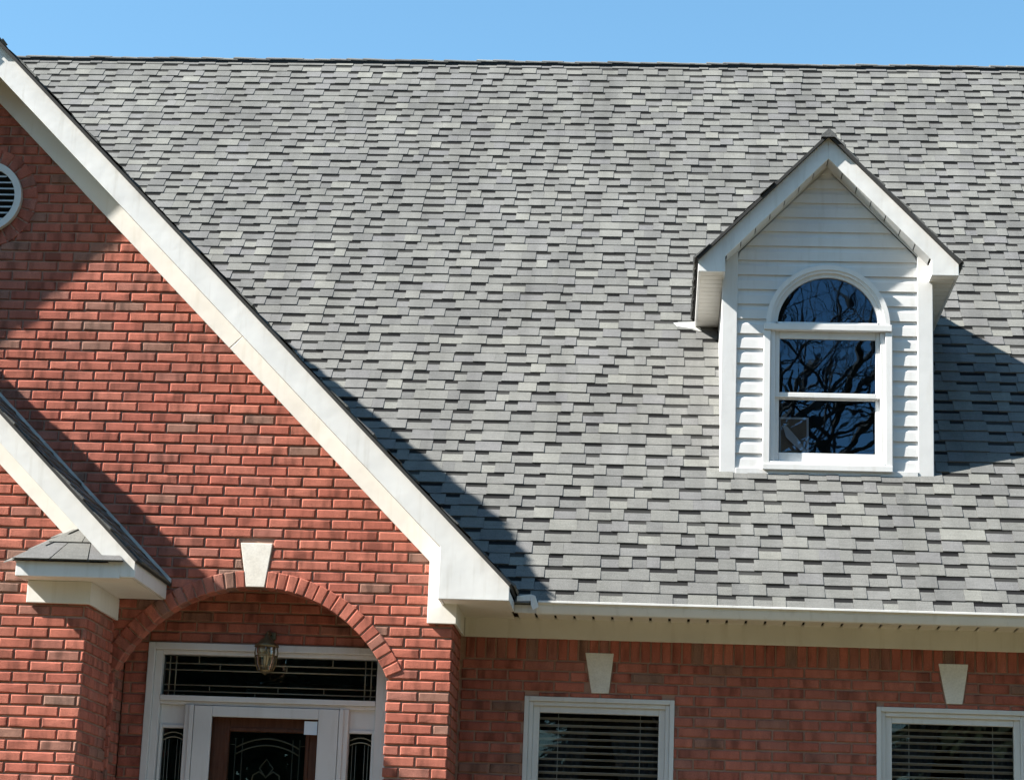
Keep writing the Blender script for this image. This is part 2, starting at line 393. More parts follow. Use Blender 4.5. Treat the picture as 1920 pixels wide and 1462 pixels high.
# wing in front
mb = MB(); WL = 2 * CX - CR
mb.xz([(CR - MT, GROUND), (CR - MT, zc(CR) - .24), (CX, CZ - .24), (WL, zc(WL) - .24), (WL, GROUND)], YC + MT, YC + .12)
wing_wall = build('wing_wall', mb, 'mortar', house)
CL = lambda x: 2.697 - .972 * (x + 4.119)
def cutC(p):
    p = half(p, (CL(0) + .16, -.972)); return p if len(p) > 2 else None
lay(wing_wall, frame((0, YC, 0), (1, 0, 0), (0, -1, 0)), -5.0, CR, .35, 3.9, CR - BW * .12, 1.632, cutC)
ws = part('wing_side_wall', 'mortar', house, lambda q: q.box(CR - .11, CR - MT, YC + .121, YD + .05, GROUND, 2.15))
lay(ws, frame((CR, 0, 0), (0, 1, 0), (1, 0, 0)), YC + .031, YD - .001, .35, 2.05, YC - BW * .38, 1.632)
# entry wall behind the arch
DL, DR, DT = -3.350, -1.754, 1.758                            # door frame outline
mb = MB()
for a, b_, c_, d in ((CR, DL + .02, GROUND, 2.5), (DR - .02, BR - .15, GROUND, 2.5), (DL + .0201, DR - .0201, DT - .02, 2.5)): mb.box(a, b_, YD + MT, YD + .1, c_, d)
entry_wall = build('entry_wall', mb, 'mortar', house)
lay(entry_wall, frame((0, YD, 0), (1, 0, 0), (0, -1, 0)), CR + .002, BR - .15, .35, 2.4, AX - .03, 1.56, lambda p: hole(p, DL, DR, DT))
# main wall
W1, W2 = (-.900, .077), (1.379, 2.356); WT, WB = 1.507, -.02
mb = MB(); XR = 5.4
for a, b_, c_, d in ((BR - .1, W1[0] + .03, GROUND, 2.1), (W1[1] - .03, W2[0] + .03, GROUND, 2.1), (W2[1] - .03, XR, GROUND, 2.1)): mb.box(a, b_, YA + MT, YA + .1, c_, d)
for a, b_ in (W1, W2): mb.box(a + .0301, b_ - .0301, YA + MT, YA + .1, WT - .03, 2.1); mb.box(a + .0301, b_ - .0301, YA + MT, YA + .1, GROUND, WB + .02)
main_wall = build('main_wall', mb, 'mortar', house)
def cutA(p):
    mx_ = sum(q[0] for q in p) / len(p)
    return around_keys(hole(hole(p, W1[0], W1[1], WT), W2[0], W2[1], WT), YA)
SOLD = 1.743
lay(main_wall, frame((0, YA, 0), (1, 0, 0), (0, -1, 0)), BR + .012, 3.6, .35, SOLD, .0, SOLD, cutA)
# 300 bricks that show largest are bricks of their own, the rest one part
bricks.sort(key=lambda q: -q[0])
rest = MB(); single = 0
for k, (ar, wall, Mx, full, v, f) in enumerate(bricks):
    if single < 300 and ar > 0 and full is not None:
        link('brick', FULL[full][2], wall, Mx); single += 1
    else:
        vv, ff = (FULL[full][0], FULL[full][1]) if full is not None else (v, f)
        rest.mesh([Mx @ Vector(q) for q in vv], ff, None, .001 + (k * .61803) % 1 * .97)
o = build('brickwork', rest, 'brick', house); o['kind'] = 'stuff'

# soldier course under the eave of the main wall
sw = .0677; sv = []
for k in range(3):
    v, f = brick_geo([(-(sw - J) / 2, -.1), ((sw - J) / 2, -.1), ((sw - J) / 2, .1), (-(sw - J) / 2, .1)], random.Random(40 + k)); mb = MB(); mb.mesh(v, f); sv.append(mb.data('soldier_brick', ['brick']))
rg = random.Random(3); x = BR + .03 + sw / 2
while x < 3.5:
    link('soldier_brick', sv[rg.randrange(3)], main_wall, frame((x, YA + rg.uniform(-.002, .002), SOLD + .106), (1, 0, 0), (0, -1, 0)) @ Matrix.Rotation(rg.uniform(-.01, .01), 4, 'Z')); x += sw
# rowlock ring of the arch
arch = part('entry_arch', 'mortar', house, lambda q: [q.xz([arch_pts[i], arch_pts[i + 1], (AX + (arch_pts[i + 1][0] - AX) * (AR + .1) / AR, AZ + (arch_pts[i + 1][1] - AZ) * (AR + .1) / AR), (AX + (arch_pts[i][0] - AX) * (AR + .1) / AR, AZ + (arch_pts[i][1] - AZ) * (AR + .1) / AR)], YB + .002, YB + .119) for i in range(28)])
nA = 34; rg = random.Random(9)
for k in range(nA):
    a = -a_s + (k + .5) * 2 * a_s / nA
    if abs(a) < .055: continue
    hw0, hw1 = AR * a_s / nA - .0045, (AR + .106) * a_s / nA - .0045
    v, f = brick_geo([(-hw0, 0), (hw0, 0), (hw1, .106), (-hw1, .106)], rg, depth=.14)
    mb = MB(); mb.mesh(v, f)
    o = link('arch_brick', mb.data('arch_brick', ['brick']), arch, frame((AX + (AR - .002) * math.sin(a), YB - .007 + rg.uniform(-.003, .003), AZ + (AR - .002) * math.cos(a)), (1, 0, 0), (0, -1, 0)) @ Matrix.Rotation(-a + rg.uniform(-.012, .012), 4, 'Z'))
# gable vent: ring of bricks, frame, louvres
vent = part('gable_vent', 'vinyl_white', house, lambda q: [q.xz([(VX + r_ * math.sin(a), VZ + r_ * math.cos(a)) for r_, a in ((VR - .045, a0), (VR, a0), (VR, a1), (VR - .045, a1))], YB - .040, YB + .012) for a0, a1 in [(i * math.pi / 24, (i + 1) * math.pi / 24) for i in range(48)]])
part('backing', 'gap_shade_black', vent, lambda q: q.xz([(VX + (VR - .01) * math.sin(i * math.pi / 20), VZ + (VR - .01) * math.cos(i * math.pi / 20)) for i in range(40)], YB - .001, YB + .006))
for k in range(10):
    z = VZ - .19 + k * .0425
    hw = math.sqrt(max(0, (VR - .04) ** 2 - (z + .012 - VZ) ** 2))
    if hw > .04: part('louver', 'vinyl_white', vent, lambda q: q.yz([(YB - .034, z - .011), (YB - .033, z - .007), (YB - .002, z + .011), (YB - .002, z + .008)], VX - hw, VX + hw))
ring = part('vent_surround', 'mortar', house, lambda q: [q.xz([(VX + r_ * math.sin(a), VZ + r_ * math.cos(a)) for r_, a in ((VR, a0), (VR + .098, a0), (VR + .098, a1), (VR, a1))], YB + .003, YB + .03) for a0, a1 in [(i * math.pi / 24, (i + 1) * math.pi / 24) for i in range(48)]])
nV = 24
for k in range(nV):
    a = (k + .5) * 2 * math.pi / nV; hw0, hw1 = VR * math.pi / nV - .004, (VR + .1) * math.pi / nV - .005
    v, f = brick_geo([(-hw0, .002), (hw0, .002), (hw1, .1), (-hw1, .1)], rg, depth=.02); mb = MB(); mb.mesh(v, f)
    link('surround_brick', mb.data('surround_brick', ['brick']), ring, frame((VX + VR * math.sin(a), YB - .004, VZ + VR * math.cos(a)), (1, 0, 0), (0, -1, 0)) @ Matrix.Rotation(-a, 4, 'Z'))
for (x0, x1, zt, x2, x3, zb2, yy, lab) in KEYS:
    o = part('keystone', 'limestone', house, lambda q: q.xz([(x2, zb2), (x3, zb2), (x1, zt), (x0, zt)], yy - .004, yy + .09), .003)
    if lab: o['label'] = lab

# ------------------------------------------------------------------ shingles
EXPO = .130
TABW, BACKW = [.085, .11, .135, .16, .185], [.095, .12, .15, .18]
TPL = {}
def shingle_geo(kind, w_):
    if kind == 'tab':
        h, hb, top = .0150, .0005, EXPO + .022
        v = [(0, 0, hb), (w_, 0, hb), (w_, 0, h), (0, 0, h), (0, top, .0035), (w_, top, .0035), (0, top, 0), (w_, top, 0)]
        f = [(3, 2, 5, 4), (0, 1, 2, 3), (1, 7, 5, 2), (0, 3, 4, 6)]; mi = [0, 0, 0, 0]
    else:
        h, hb, top, b0 = .0098, .0005, EXPO + .012, EXPO * .71
        hm = h + (.002 - h) * b0 / top
        v = [(0, 0, hb), (w_, 0, hb), (w_, 0, h), (0, 0, h), (w_, b0, hm), (0, b0, hm), (w_, top, .002), (0, top, .002)]
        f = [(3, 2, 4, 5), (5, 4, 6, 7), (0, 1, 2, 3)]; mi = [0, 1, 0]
    return v, f, mi
for w_ in TABW: TPL['tab', w_] = shingle_geo('tab', w_)
for w_ in BACKW: TPL['back', w_] = shingle_geo('back', w_)
TME = {}
for k, (v, f, mi) in TPL.items():
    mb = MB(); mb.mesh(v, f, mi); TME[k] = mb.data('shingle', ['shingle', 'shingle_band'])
shing = []
def field(roof, O, U, V, ulen, vlen, keep, seed, eye=False):
    rng = random.Random(seed); O, U, V = Vector(O), Vector(U).normalized(), Vector(V).normalized(); Nn = U.cross(V)
    base = Matrix.Identity(4)
    for i in range(3): base[i][0], base[i][1], base[i][2] = U[i], V[i], Nn[i]
    rows = int(vlen / EXPO) + 1
    for r in range(rows):
        u = -rng.uniform(0, .3); s = r * EXPO; kind = rng.choice(('tab', 'back')); drift = rng.uniform(-.002, .002); last = 0
        while u < ulen:
            w_ = rng.choice(TABW if kind == 'tab' else BACKW)
            a = max(0, u); P = O + U * (u + w_ / 2) + V * (s + EXPO / 2)
            if u >= -.02 and u + w_ <= ulen + .02 and keep(P):
                Mx = Matrix.Translation(O + U * u + V * (s + drift + rng.uniform(-.0035, .0025)) + Nn * rng.uniform(0, .0012)) @ base @ Matrix.Rotation(rng.uniform(-.006, .006), 4, 'Z')
                ar = 0
                if eye:
                    q = [to_px(Mx @ Vector(c_)) for c_ in ((0, 0, 0), (w_, 0, 0), (w_, EXPO, 0), (0, EXPO, 0))]
                    if all(4 < x < 1916 and 14 < y < 1450 for x, y in q): ar = abs(area(q))
                shing.append((ar, roof, Mx, (kind, w_)))
            u += w_ + .0008
            if kind == 'tab' and rng.random() > .22 or kind == 'back':
                kind = 'back' if kind == 'tab' else 'tab'
# main roof: deck with the dormer cut out of it, rear slope
n_main = Vector((0, -T, 1)).normalized()
def deckpt(x, y): return Vector((x, y, zmain(y))) - n_main * .001
MX0, MX1 = -8.3, 5.7
dcut0, dcut1 = DX - .70, DX + .70; dy0, dy1 = YDOR + .06, 2.9
def deck(q):
    for (x0, x1, y0, y1) in ((MX0, -1.42, 1.0, RY), (-1.42, dcut0, EY + .012, RY), (dcut1, MX1, EY + .012, RY), (dcut0, dcut1, EY + .012, dy0), (dcut0, dcut1, dy1, RY)):
        q.prism([deckpt(x0, y0), deckpt(x1, y0), deckpt(x1, y1), deckpt(x0, y1)], -n_main * .03)
    q.prism([(MX0, RY, RZ), (MX1, RY, RZ), (MX1, 2 * RY, RZ - T * RY), (MX0, 2 * RY, RZ - T * RY)], (0, 0, -.03))
roof = part('roof', 'deck', house, deck)
sl = math.hypot(1, T)
def keep_main(P):
    if P.x < BX + BHW and zb(P.x) > P.z + .03: return False
    if abs(P.x - DX) < .665 and P.y > YDOR + .015 and P.z < zd(P.x) - .06: return False
    return True
field(roof, (MX0 + 1.2, EY, EZ), (1, 0, 0), (0, 1, T), MX1 - MX0 - 1.3, (RY - EY) * sl - .03, keep_main, 11, True)
# entry gable roof
k2 = math.sqrt(.5)
def slab(x0, z0, x1, z1, ya, yb0, yb1, th=.018):
    nn = Vector((z0 - z1, 0, x1 - x0)); nn = (nn if nn.z > 0 else -nn).normalized()
    return lambda q: q.prism([(x0, ya, z0), (x1, ya, z1), (x1, yb1, z1), (x0, yb0, z0)], -nn * th)
def ymeet(z): return EY + (z - EZ) / T
groof = bpy.data.objects.new('gable_roof', None); C.objects.link(groof); groof.location = (BX, 1, BZ); groof.parent = house; groof.matrix_parent_inverse = Matrix.Translation(-house.location)
for s_ in (1, -1):
    part('roof_deck', 'deck', groof, slab(BX, BZ - .012, BX + s_ * BHW, BZ - BHW - .012, B_EDGE + .012, ymeet(BZ) + .2, ymeet(BZ - BHW) + .25))
field(groof, (BX + BHW + .01, B_EDGE, BZ - BHW - .012), (0, 1, 0), (-k2, 0, k2), 4.2, BHW / k2 - .03, lambda P: P.z > zmain(P.y) - .02, 21)
field(groof, (BX - BHW - .01, B_EDGE + 4.2, BZ - BHW - .012), (0, -1, 0), (k2, 0, k2), 4.2, BHW / k2 - .03, lambda P: P.z > zmain(P.y) - .02, 22)
# wing roof
wroof = bpy.data.objects.new('wing_roof', None); C.objects.link(wroof); wroof.location = (CX, -.4, CZ); wroof.parent = house; wroof.matrix_parent_inverse = Matrix.Translation(-house.location)
cs = Vector((1, 0, CS)).normalized()
for s_ in (1, -1):
    part('roof_deck', 'deck', wroof, slab(CX, CZ - .012, CX + s_ * CHW, CZ - CHW * CS - .012, C_EDGE + .012, YB + .008, YB + .008))
field(wroof, (CX + CHW + .01, C_EDGE, CZ - CHW * CS - .022), (0, 1, 0), (-cs.x, 0, cs.z), YB - C_EDGE, CHW / cs.x - .03, lambda P: True, 23, True)
field(wroof, (CX - CHW - .01, YB, CZ - CHW * CS - .022), (0, -1, 0), (cs.x, 0, cs.z), YB - C_EDGE, CHW / cs.x - .03, lambda P: True, 24)
part('step_flashing', 'metal_flash', wroof, lambda q: q.prism([(CX, YB - .03, CZ - .002), (CX + CHW, YB - .03, CZ - CHW * CS - .002), (CX + CHW, YB - .03, CZ - CHW * CS + .022), (CX, YB - .03, CZ + .022)], (0, .026, 0)))
# dormer roof
droof = bpy.data.objects.new('dormer_roof', None); C.objects.link(droof); droof.location = (DX, 1.5, DZ); droof.parent = house; droof.matrix_parent_inverse = Matrix.Translation(-house.location)
dv = Vector((1, 0, DS)).normalized()
for s_ in (1, -1):
    part('roof_deck', 'deck', droof, slab(DX, DZ - .012, DX + s_ * DHW, DZ - DHW * DS - .012, D_EDGE + .012, ymeet(DZ) + .05, ymeet(DZ - DHW * DS) + .05))
kd = lambda P: P.z > zmain(P.y) - .02
field(droof, (DX + DHW + .01, D_EDGE, DZ - DHW * DS - .022), (0, 1, 0), (-dv.x, 0, dv.z), 2.6, DHW / dv.x - .02, kd, 25)
field(droof, (DX - DHW - .01, D_EDGE + 2.6, DZ - DHW * DS - .022), (0, -1, 0), (dv.x, 0, dv.z), 2.6, DHW / dv.x - .02, kd, 26)
# 300 shingles that show largest, the rest one part
shing.sort(key=lambda q: -q[0])
rest = MB(); single = 0
for k, (ar, rf, Mx, key) in enumerate(shing):
    if single < 300 and ar > 0 and rf is roof: link('shingle', TME[key], rf, Mx); single += 1
    else:
        v, f, mi = TPL[key]; rest.mesh([Mx @ Vector(q) for q in v], f, mi, .001 + (k * .61803) % 1 * .97)
o = build('shingle_courses', rest, ['shingle', 'shingle_band'], house); o['kind'] = 'stuff'
# ridge: vent strip and caps
def capgeo(y_half, drop, ln, th):
    return [(0, -y_half, -drop), (0, 0, 0), (0, y_half, -drop), (ln, -y_half, -drop - th), (ln, 0, -th), (ln, y_half, -drop - th), (0, -y_half, -drop - .012), (0, y_half, -drop - .012), (ln, -y_half, -drop - .014), (ln, y_half, -drop - .014)], [(0, 3, 4, 1), (1, 4, 5, 2), (0, 6, 8, 3), (2, 5, 9, 7), (0, 1, 2, 7, 6), (3, 8, 9, 5, 4)]
part('ridge_vent', 'ridge_plastic', roof, lambda q: q.yz([(RY - .075, RZ - .09), (RY - .078, RZ - .034), (RY, RZ + .004), (RY + .078, RZ - .034), (RY + .075, RZ - .09)], MX0, MX1))
v, f = capgeo(.086, .042, .20, .006); mb = MB(); mb.mesh(v, f); cm = mb.data('ridge_cap', ['shingle'])
rg = random.Random(31); x = -7.0
while x < MX1 - .2:
    link('ridge_cap', cm, roof, Matrix.Translation((x, RY, RZ + .018 + rg.uniform(-.006, .006))) @ Matrix.Rotation(rg.uniform(-.02, .02), 4, 'Y')); x += .155
def ridge_caps(par, X, Z, S_, y0, y1):
    mb_ = MB(); v_, f_ = capgeo(.055, .055 * S_ - .004, .2, .005); mb_.mesh([(-b_, a, c_) for a, b_, c_ in v_], f_); me = mb_.data('ridge_cap', ['shingle']); y = y0
    while y < y1: link('ridge_cap', me, par, Matrix.Translation((X, y, Z + .012))); y += .15
ridge_caps(groof, BX, BZ, 1, B_EDGE - .004, 3.4); ridge_caps(wroof, CX, CZ, CS, C_EDGE - .004, -.2); ridge_caps(droof, DX, DZ, DS, D_EDGE - .004, 3.2)

# ------------------------------------------------------------------ rake trim of the entry gable
FY = -.29
def rake(mb_, cx_, z0, slope, hw, x_in, dtop, dlow, zbot, y0, y1, side):
    X = lambda d: cx_ + side * d
    mb_.xz([(X(0), z0 - dtop), (X(hw), z0 - hw * slope - dtop), (X(hw), zbot), (X(x_in), zbot), (X(x_in), z0 - x_in * slope - dlow), (X(0), z0 - dlow)], y0, y1)
for s_ in (1, -1):
    part('rake_fascia', 'fascia_white', house, lambda q: rake(q, BX, BZ, 1.0, 3.643, 3.198, .025, .240, 1.998, FY, FY + .02, s_), .004)
    part('rake_soffit', 'soffit_white', house, lambda q: q.prism([(BX, FY + .052, BZ - .225), (BX + s_ * 3.198, FY + .052, BZ - 3.198 - .225), (BX + s_ * 3.198, FY + .052, BZ - 3.198 - .21), (BX, FY + .052, BZ - .21)], (0, -FY - .053, 0)))
    part('soffit_shade_strip', 'gap_shade_black', house, lambda q: q.prism([(BX, FY + .021, BZ - .2405), (BX + s_ * 3.197, FY + .021, BZ - 3.197 - .2405), (BX + s_ * 3.197, FY + .021, BZ - 3.197 - .2), (BX, FY + .021, BZ - .2)], (0, .03, 0)))  # solid black strip stands in for the shadow line under the fascia
def frieze(q, d0, d1, tail):
    X = lambda d: BX + d
    lo = lambda d: FL(X(d)); hi = lambda d: BZ - d - .222
    k = .5 * (hi(d1) - lo(d1))
    pts = [(X(d0), lo(d0)), (X(d1), lo(d1))]
    pts += [(-1.497, 1.880), (-1.312, 1.880), (-1.312, hi(-1.312 - BX))] if tail else [(X(d1 + k), hi(d1 + k))]
    pts += [(X(d0 + (k if d0 else 0)), hi(d0 + (k if d0 else 0)))]
    q.xz(pts, YB - .03, YB - .0035)
part('frieze_board', 'trim_white', house, lambda q: frieze(q, 0, 1.728, False), .003)
part('frieze_board', 'trim_white', house, lambda q: frieze(q, 1.732, -1.497 - BX, True), .003)
part('frieze_board', 'trim_white', house, lambda q: q.box(BR + .004, BR + .022, YB - .0034, YA - .035, 1.880, 2.03), .003)
part('eave_return', 'fascia_white', house, lambda q: q.box(-1.408, -1.39, FY + .0205, YB - .0305, 1.999, 2.33), .002)
part('eave_return', 'fascia_white', house, lambda q: q.box(-.982, -.963, FY + .0205, EY + .03, 1.999, 2.06), .002)
part('return_soffit', 'soffit_white', house, lambda q: q.box(-1.389, -.983, FY + .0206, YA - .02, 2.006, 2.016))
# ------------------------------------------------------------------ main eave: fascia, soffit panels, frieze, gutter
GX0 = -.805
part('eave_fascia', 'fascia_white', house, lambda q: q.box(-.9625, XR, EY + .032, EY + .05, 1.996, 2.06))
soff = part('eave_soffit', 'gap_shade_black', house, lambda q: q.box(-.96, XR, EY + .052, YA + .02, 2.026, 2.036))
mb = MB(); mb.box(.008, .1145, EY + .051, YA - .031, 2.008, 2.018); sm = mb.data('soffit_panel', ['soffit_white'])
for k in range(51): link('soffit_panel', sm, soff, Matrix.Translation((-.955 + k * .1235, 0, 0)))
part('frieze_board', 'soffit_white', house, lambda q: q.box(BR + .0225, XR, YA - .03, YA - .003, 1.882, 2.020), .003)
def gutter_prof(y, z): return [(y + .0, z), (y - .050, z), (y - .056, z + .006), (y - .066, z + .026), (y - .074, z + .046), (y - .076, z + .062), (y - .098, z + .066), (y - .098, z + .080), (y - .086, z + .080), (y - .086, z + .072), (y - .072, z + .066), (y - .062, z + .030), (y - .050, z + .006), (y - .006, z + .006), (y - .006, z + .066), (y, z + .066)]
part('gutter', 'fascia_white', house, lambda q: q.yz(gutter_prof(EY + .0315, 1.984), GX0, XR), .0015)
gut = [o for o in house.children if o.name.startswith('gutter')][0]
part('gutter_end', 'fascia_white', gut, lambda q: (q.yz(gutter_prof(EY + .0315, 1.984)[:7] + [(EY + .0315, 2.058)], GX0 - .012, GX0 - .0005),
     q.prism([(GX0 - .013, .095, 2.060), (GX0 - .135, .075, 2.052), (GX0 - .135, .075, 2.085), (GX0 - .045, .092, 2.100), (GX0 - .013, .095, 2.078)], (0, .006, 0)),
     q.prism([(GX0 - .05, .094, 2.100), (GX0 - .02, .075, 2.088), (GX0 + .004, .082, 2.020), (GX0 - .03, .075, 1.996), (GX0 - .045, .082, 2.03)], (.002, .007, .002))), .002)
# ------------------------------------------------------------------ wing trim
WY = -.92
for s_ in (1, -1):
    part('rake_fascia', 'fascia_white', house, lambda q: rake(q, CX, CZ, CS, 2.074, 1.985, .025, .205, 1.985, WY, WY + .02, s_), .004)
    part('rake_soffit', 'soffit_white', house, lambda q: q.prism([(CX, WY + .02, CZ - .2), (CX + s_ * 1.9, WY + .02, CZ - 1.9 * CS - .2), (CX + s_ * 1.9, WY + .02, CZ - 1.9 * CS - .185), (CX, WY + .02, CZ - .185)], (0, -.2, 0) if False else (0, .198, 0)))
    part('frieze_board', 'trim_white', house, lambda q: q.xz([(CX, CL(CX)), (CX + s_ * 1.735, CL(CX + 1.735)), (CX + s_ * 1.735, CZ - 1.735 * CS - .2), (CX, CZ - .2)], YC - .03, YC - .0035), .003)
part('eave_return', 'fascia_white', house, lambda q: q.box(-3.905, -3.2656, WY + .001, WY + .019, 1.978, 2.070), .003)       # front of the boxed return
part('eave_return', 'fascia_white', house, lambda q: q.box(-3.905, -3.887, WY + .0195, YC - .034, 1.978, 2.070), .003)
part('eave_return', 'fascia_white', house, lambda q: q.box(-3.196, -3.1765, WY + .0205, YB - .032, 1.985, 2.085), .003)       # side eave of the wing
part('return_soffit', 'soffit_white', house, lambda q: q.box(-3.886, -3.197, WY + .0195, YC - .002, 1.982, 1.992))
part('return_soffit', 'soffit_white', house, lambda q: q.box(CR + .004, -3.197, YC - .0015, YB - .032, 1.982, 1.992))
part('frieze_board', 'trim_white', house, lambda q: q.box(-3.878, CR + .0215, YC - .03, YC - .0035, 1.845, 1.981), .003)
part('frieze_board', 'trim_white', house, lambda q: q.box(CR + .004, CR + .0215, YC - .0033, YB - .002, 1.845, 1.9815), .003)
# little shingled hip over the return
hip = part('return_roof', 'shingle', house, lambda q: q.mesh(
    [(-3.925, WY - .03, 2.072), (-3.24, WY - .03, 2.072), (-3.60, YC - .002, 2.325), (-3.46, YC - .002, 2.325), (-3.925, YC - .002, 2.072), (-3.925, WY - .03, 2.0715 - .0), (-3.22, YC - .002, 2.072)],
    [(0, 1, 3, 2), (0, 2, 4)]))
rg = random.Random(77)
for (a, b_, lo, hi_) in ((.0, .34, 0, .5), (.34, .68, 0, .5), (.68, 1, 0, .5), (.05, .55, .5, 1), (.55, 1, .5, 1)):
    def sh(q):
        P = lambda u, t_: Vector((-3.925 + (.325 * t_) + u * (.685 - .545 * t_), WY - .03 + t_ * .248, 2.075 + t_ * .25))
        nn = Vector((0, -.73, .69))
        p0, p1, p2, p3 = P(a + .008, lo), P(b_ - .004, lo), P(b_ - .004, min(hi_ + .03, 1)), P(a + .008, min(hi_ + .03, 1))
        q.prism([p0 + nn * .010, p1 + nn * .010, p2 + nn * .002, p3 + nn * .002], -nn * .008)
    part('shingle', 'shingle', hip, sh)
for (lo, hi_) in ((0, .36), (.36, .7), (.7, 1.0)):
    part('hip_cap', 'shingle', hip, lambda q: q.prism([Vector((-3.925 + .325 * t_, WY - .03 + .248 * t_, 2.085 + .263 * t_ + dz)) + off for t_, dz, off in ((lo, .012, Vector((-.06, .04, -.035))), (lo, .012, Vector((.06, -.0, -.012))), (hi_ + .04, .002, Vector((.06, 0, -.012))), (hi_ + .04, .002, Vector((-.06, .04, -.035))))], (0, 0, -.006)))
# ------------------------------------------------------------------ dormer
dw = part('dormer_wall', 'dark_room', house, lambda q: None)
dw.data.clear_geometry()
DL0, DR0, DB0 = .365, 1.825, 3.15
WCX, WSP, WRG, WRO = 1.100, 4.222, .362, .432              # window centre, spring, glass radius, casing radius
# sheathing with the window opening left out
arcw = [(WCX + .395 * math.cos(a), WSP + .395 * math.sin(a)) for a in [i * math.pi / 24 for i in range(25)]]
mb = MB()
mb.xz([(DL0 + .01, DB0), (WCX - .395, DB0), (WCX - .395, WSP)] + list(reversed(arcw)) + [(WCX + .395, DB0), (DR0 - .01, DB0), (DR0 - .01, zd(DR0) - .2), (DX, DZ - .2), (DL0 + .01, zd(DL0) - .2)], YDOR, YDOR + .05)
mb.xz([(WCX - .3949, DB0), (WCX + .3949, DB0), (WCX + .3949, 3.22), (WCX - .3949, 3.22)], YDOR + .001, YDOR + .049)
bpy.data.objects.remove(dw); dw = build('dormer_wall', mb, 'vinyl_white', house)
# side walls of the dormer
for x in (DL0, DR0):
    yy = ymeet(zd(x) - .12)
    part('side_wall', 'vinyl_white', dw, lambda q: q.yz([(YDOR + .052, zmain(YDOR + .052) - .04), (YDOR + .052, zd(x) - .10), (yy + .1, zd(x) - .10)], x, x + (.03 if x == DL0 else -.03)))
# dutch-lap siding boards
PROF = [(0, .002), (0, .0165), (.60, .0135), (.72, .0075), (.82, .0045), (1.03, .004)]
def board(q, xl, xr, z0, z1):
    h = z1 - z0; pts = []
    for t_, d in PROF: pts.append((xl(z0 + min(t_, 1) * h), YDOR - d, z0 + t_ * h)); 
    for t_, d in PROF: pts.append((xr(z0 + min(t_, 1) * h), YDOR - d, z0 + t_ * h))
    n_ = len(PROF)
    q.mesh(pts, [(i, i + n_, i + 1 + n_, i + 1) for i in range(n_ - 1)] + [tuple(range(n_)), tuple(range(2 * n_ - 1, n_ - 1, -1))])
SE = .1075; z = 3.185; row = 0
while z < 5.36:
    z1 = z + SE
    gl = lambda zz: max(DL0 + .10, DX - (DZ - .215 - zz) / DS); gr = lambda zz: min(DR0 - .10, DX + (DZ - .215 - zz) / DS)
    if gl(z) >= gr(z) - .02: break
    def arc_half(zz):
        d = zz - WSP
        if d <= 0: return .40
        return math.sqrt(max(0, .40 ** 2 - d * d))
    if z < WSP + .40 - .02:
        ah = arc_half
        part('siding_board', 'vinyl_white', dw, lambda q: board(q, gl, lambda zz: WCX - ah(zz), z, z1))
        part('siding_board', 'vinyl_white', dw, lambda q: board(q, lambda zz: WCX + ah(zz), gr, z, z1))
    else:
        part('siding_board', 'vinyl_white', dw, lambda q: board(q, gl, lambda zz: max(gl(zz) + .002, gr(zz)), z, z1))
    z = z1; row += 1
# corner posts, sill flashing, rake trim
for x0, x1 in ((DL0 - .006, DL0 + .102), (DR0 - .102, DR0 + .006)):
    zt = zd((x0 + x1) / 2) - .27
    part('corner_post', 'vinyl_white', dw, lambda q: q.box(x0, x1, YDOR - .024, YDOR - .001, DB0 - .02, zt + .12), .004)
    xa, xb = (x0, x0 + .02) if x0 < 1 else (x1 - .02, x1)
    part('corner_post', 'vinyl_white', dw, lambda q: q.box(xa, xb, YDOR - .0005, YDOR + .11, DB0 + .01, zt + .1), .004)
part('apron_flashing', 'vinyl_white', dw, lambda q: q.box(DL0 + .103, DR0 - .103, YDOR - .03, YDOR - .0175, DB0 - .012, DB0 + .034), .003)
part('kickout_flashing', 'metal_flash', house, lambda q: q.mesh([(.02, 2.54, zmain(2.54) + .022), (.20, 2.52, zmain(2.52) + .05), (.24, 2.46, zmain(2.46) + .02), (.06, 2.50, zmain(2.50) + .015)], [(0, 3, 2, 1)]))
FYD = 1.026
drf = []
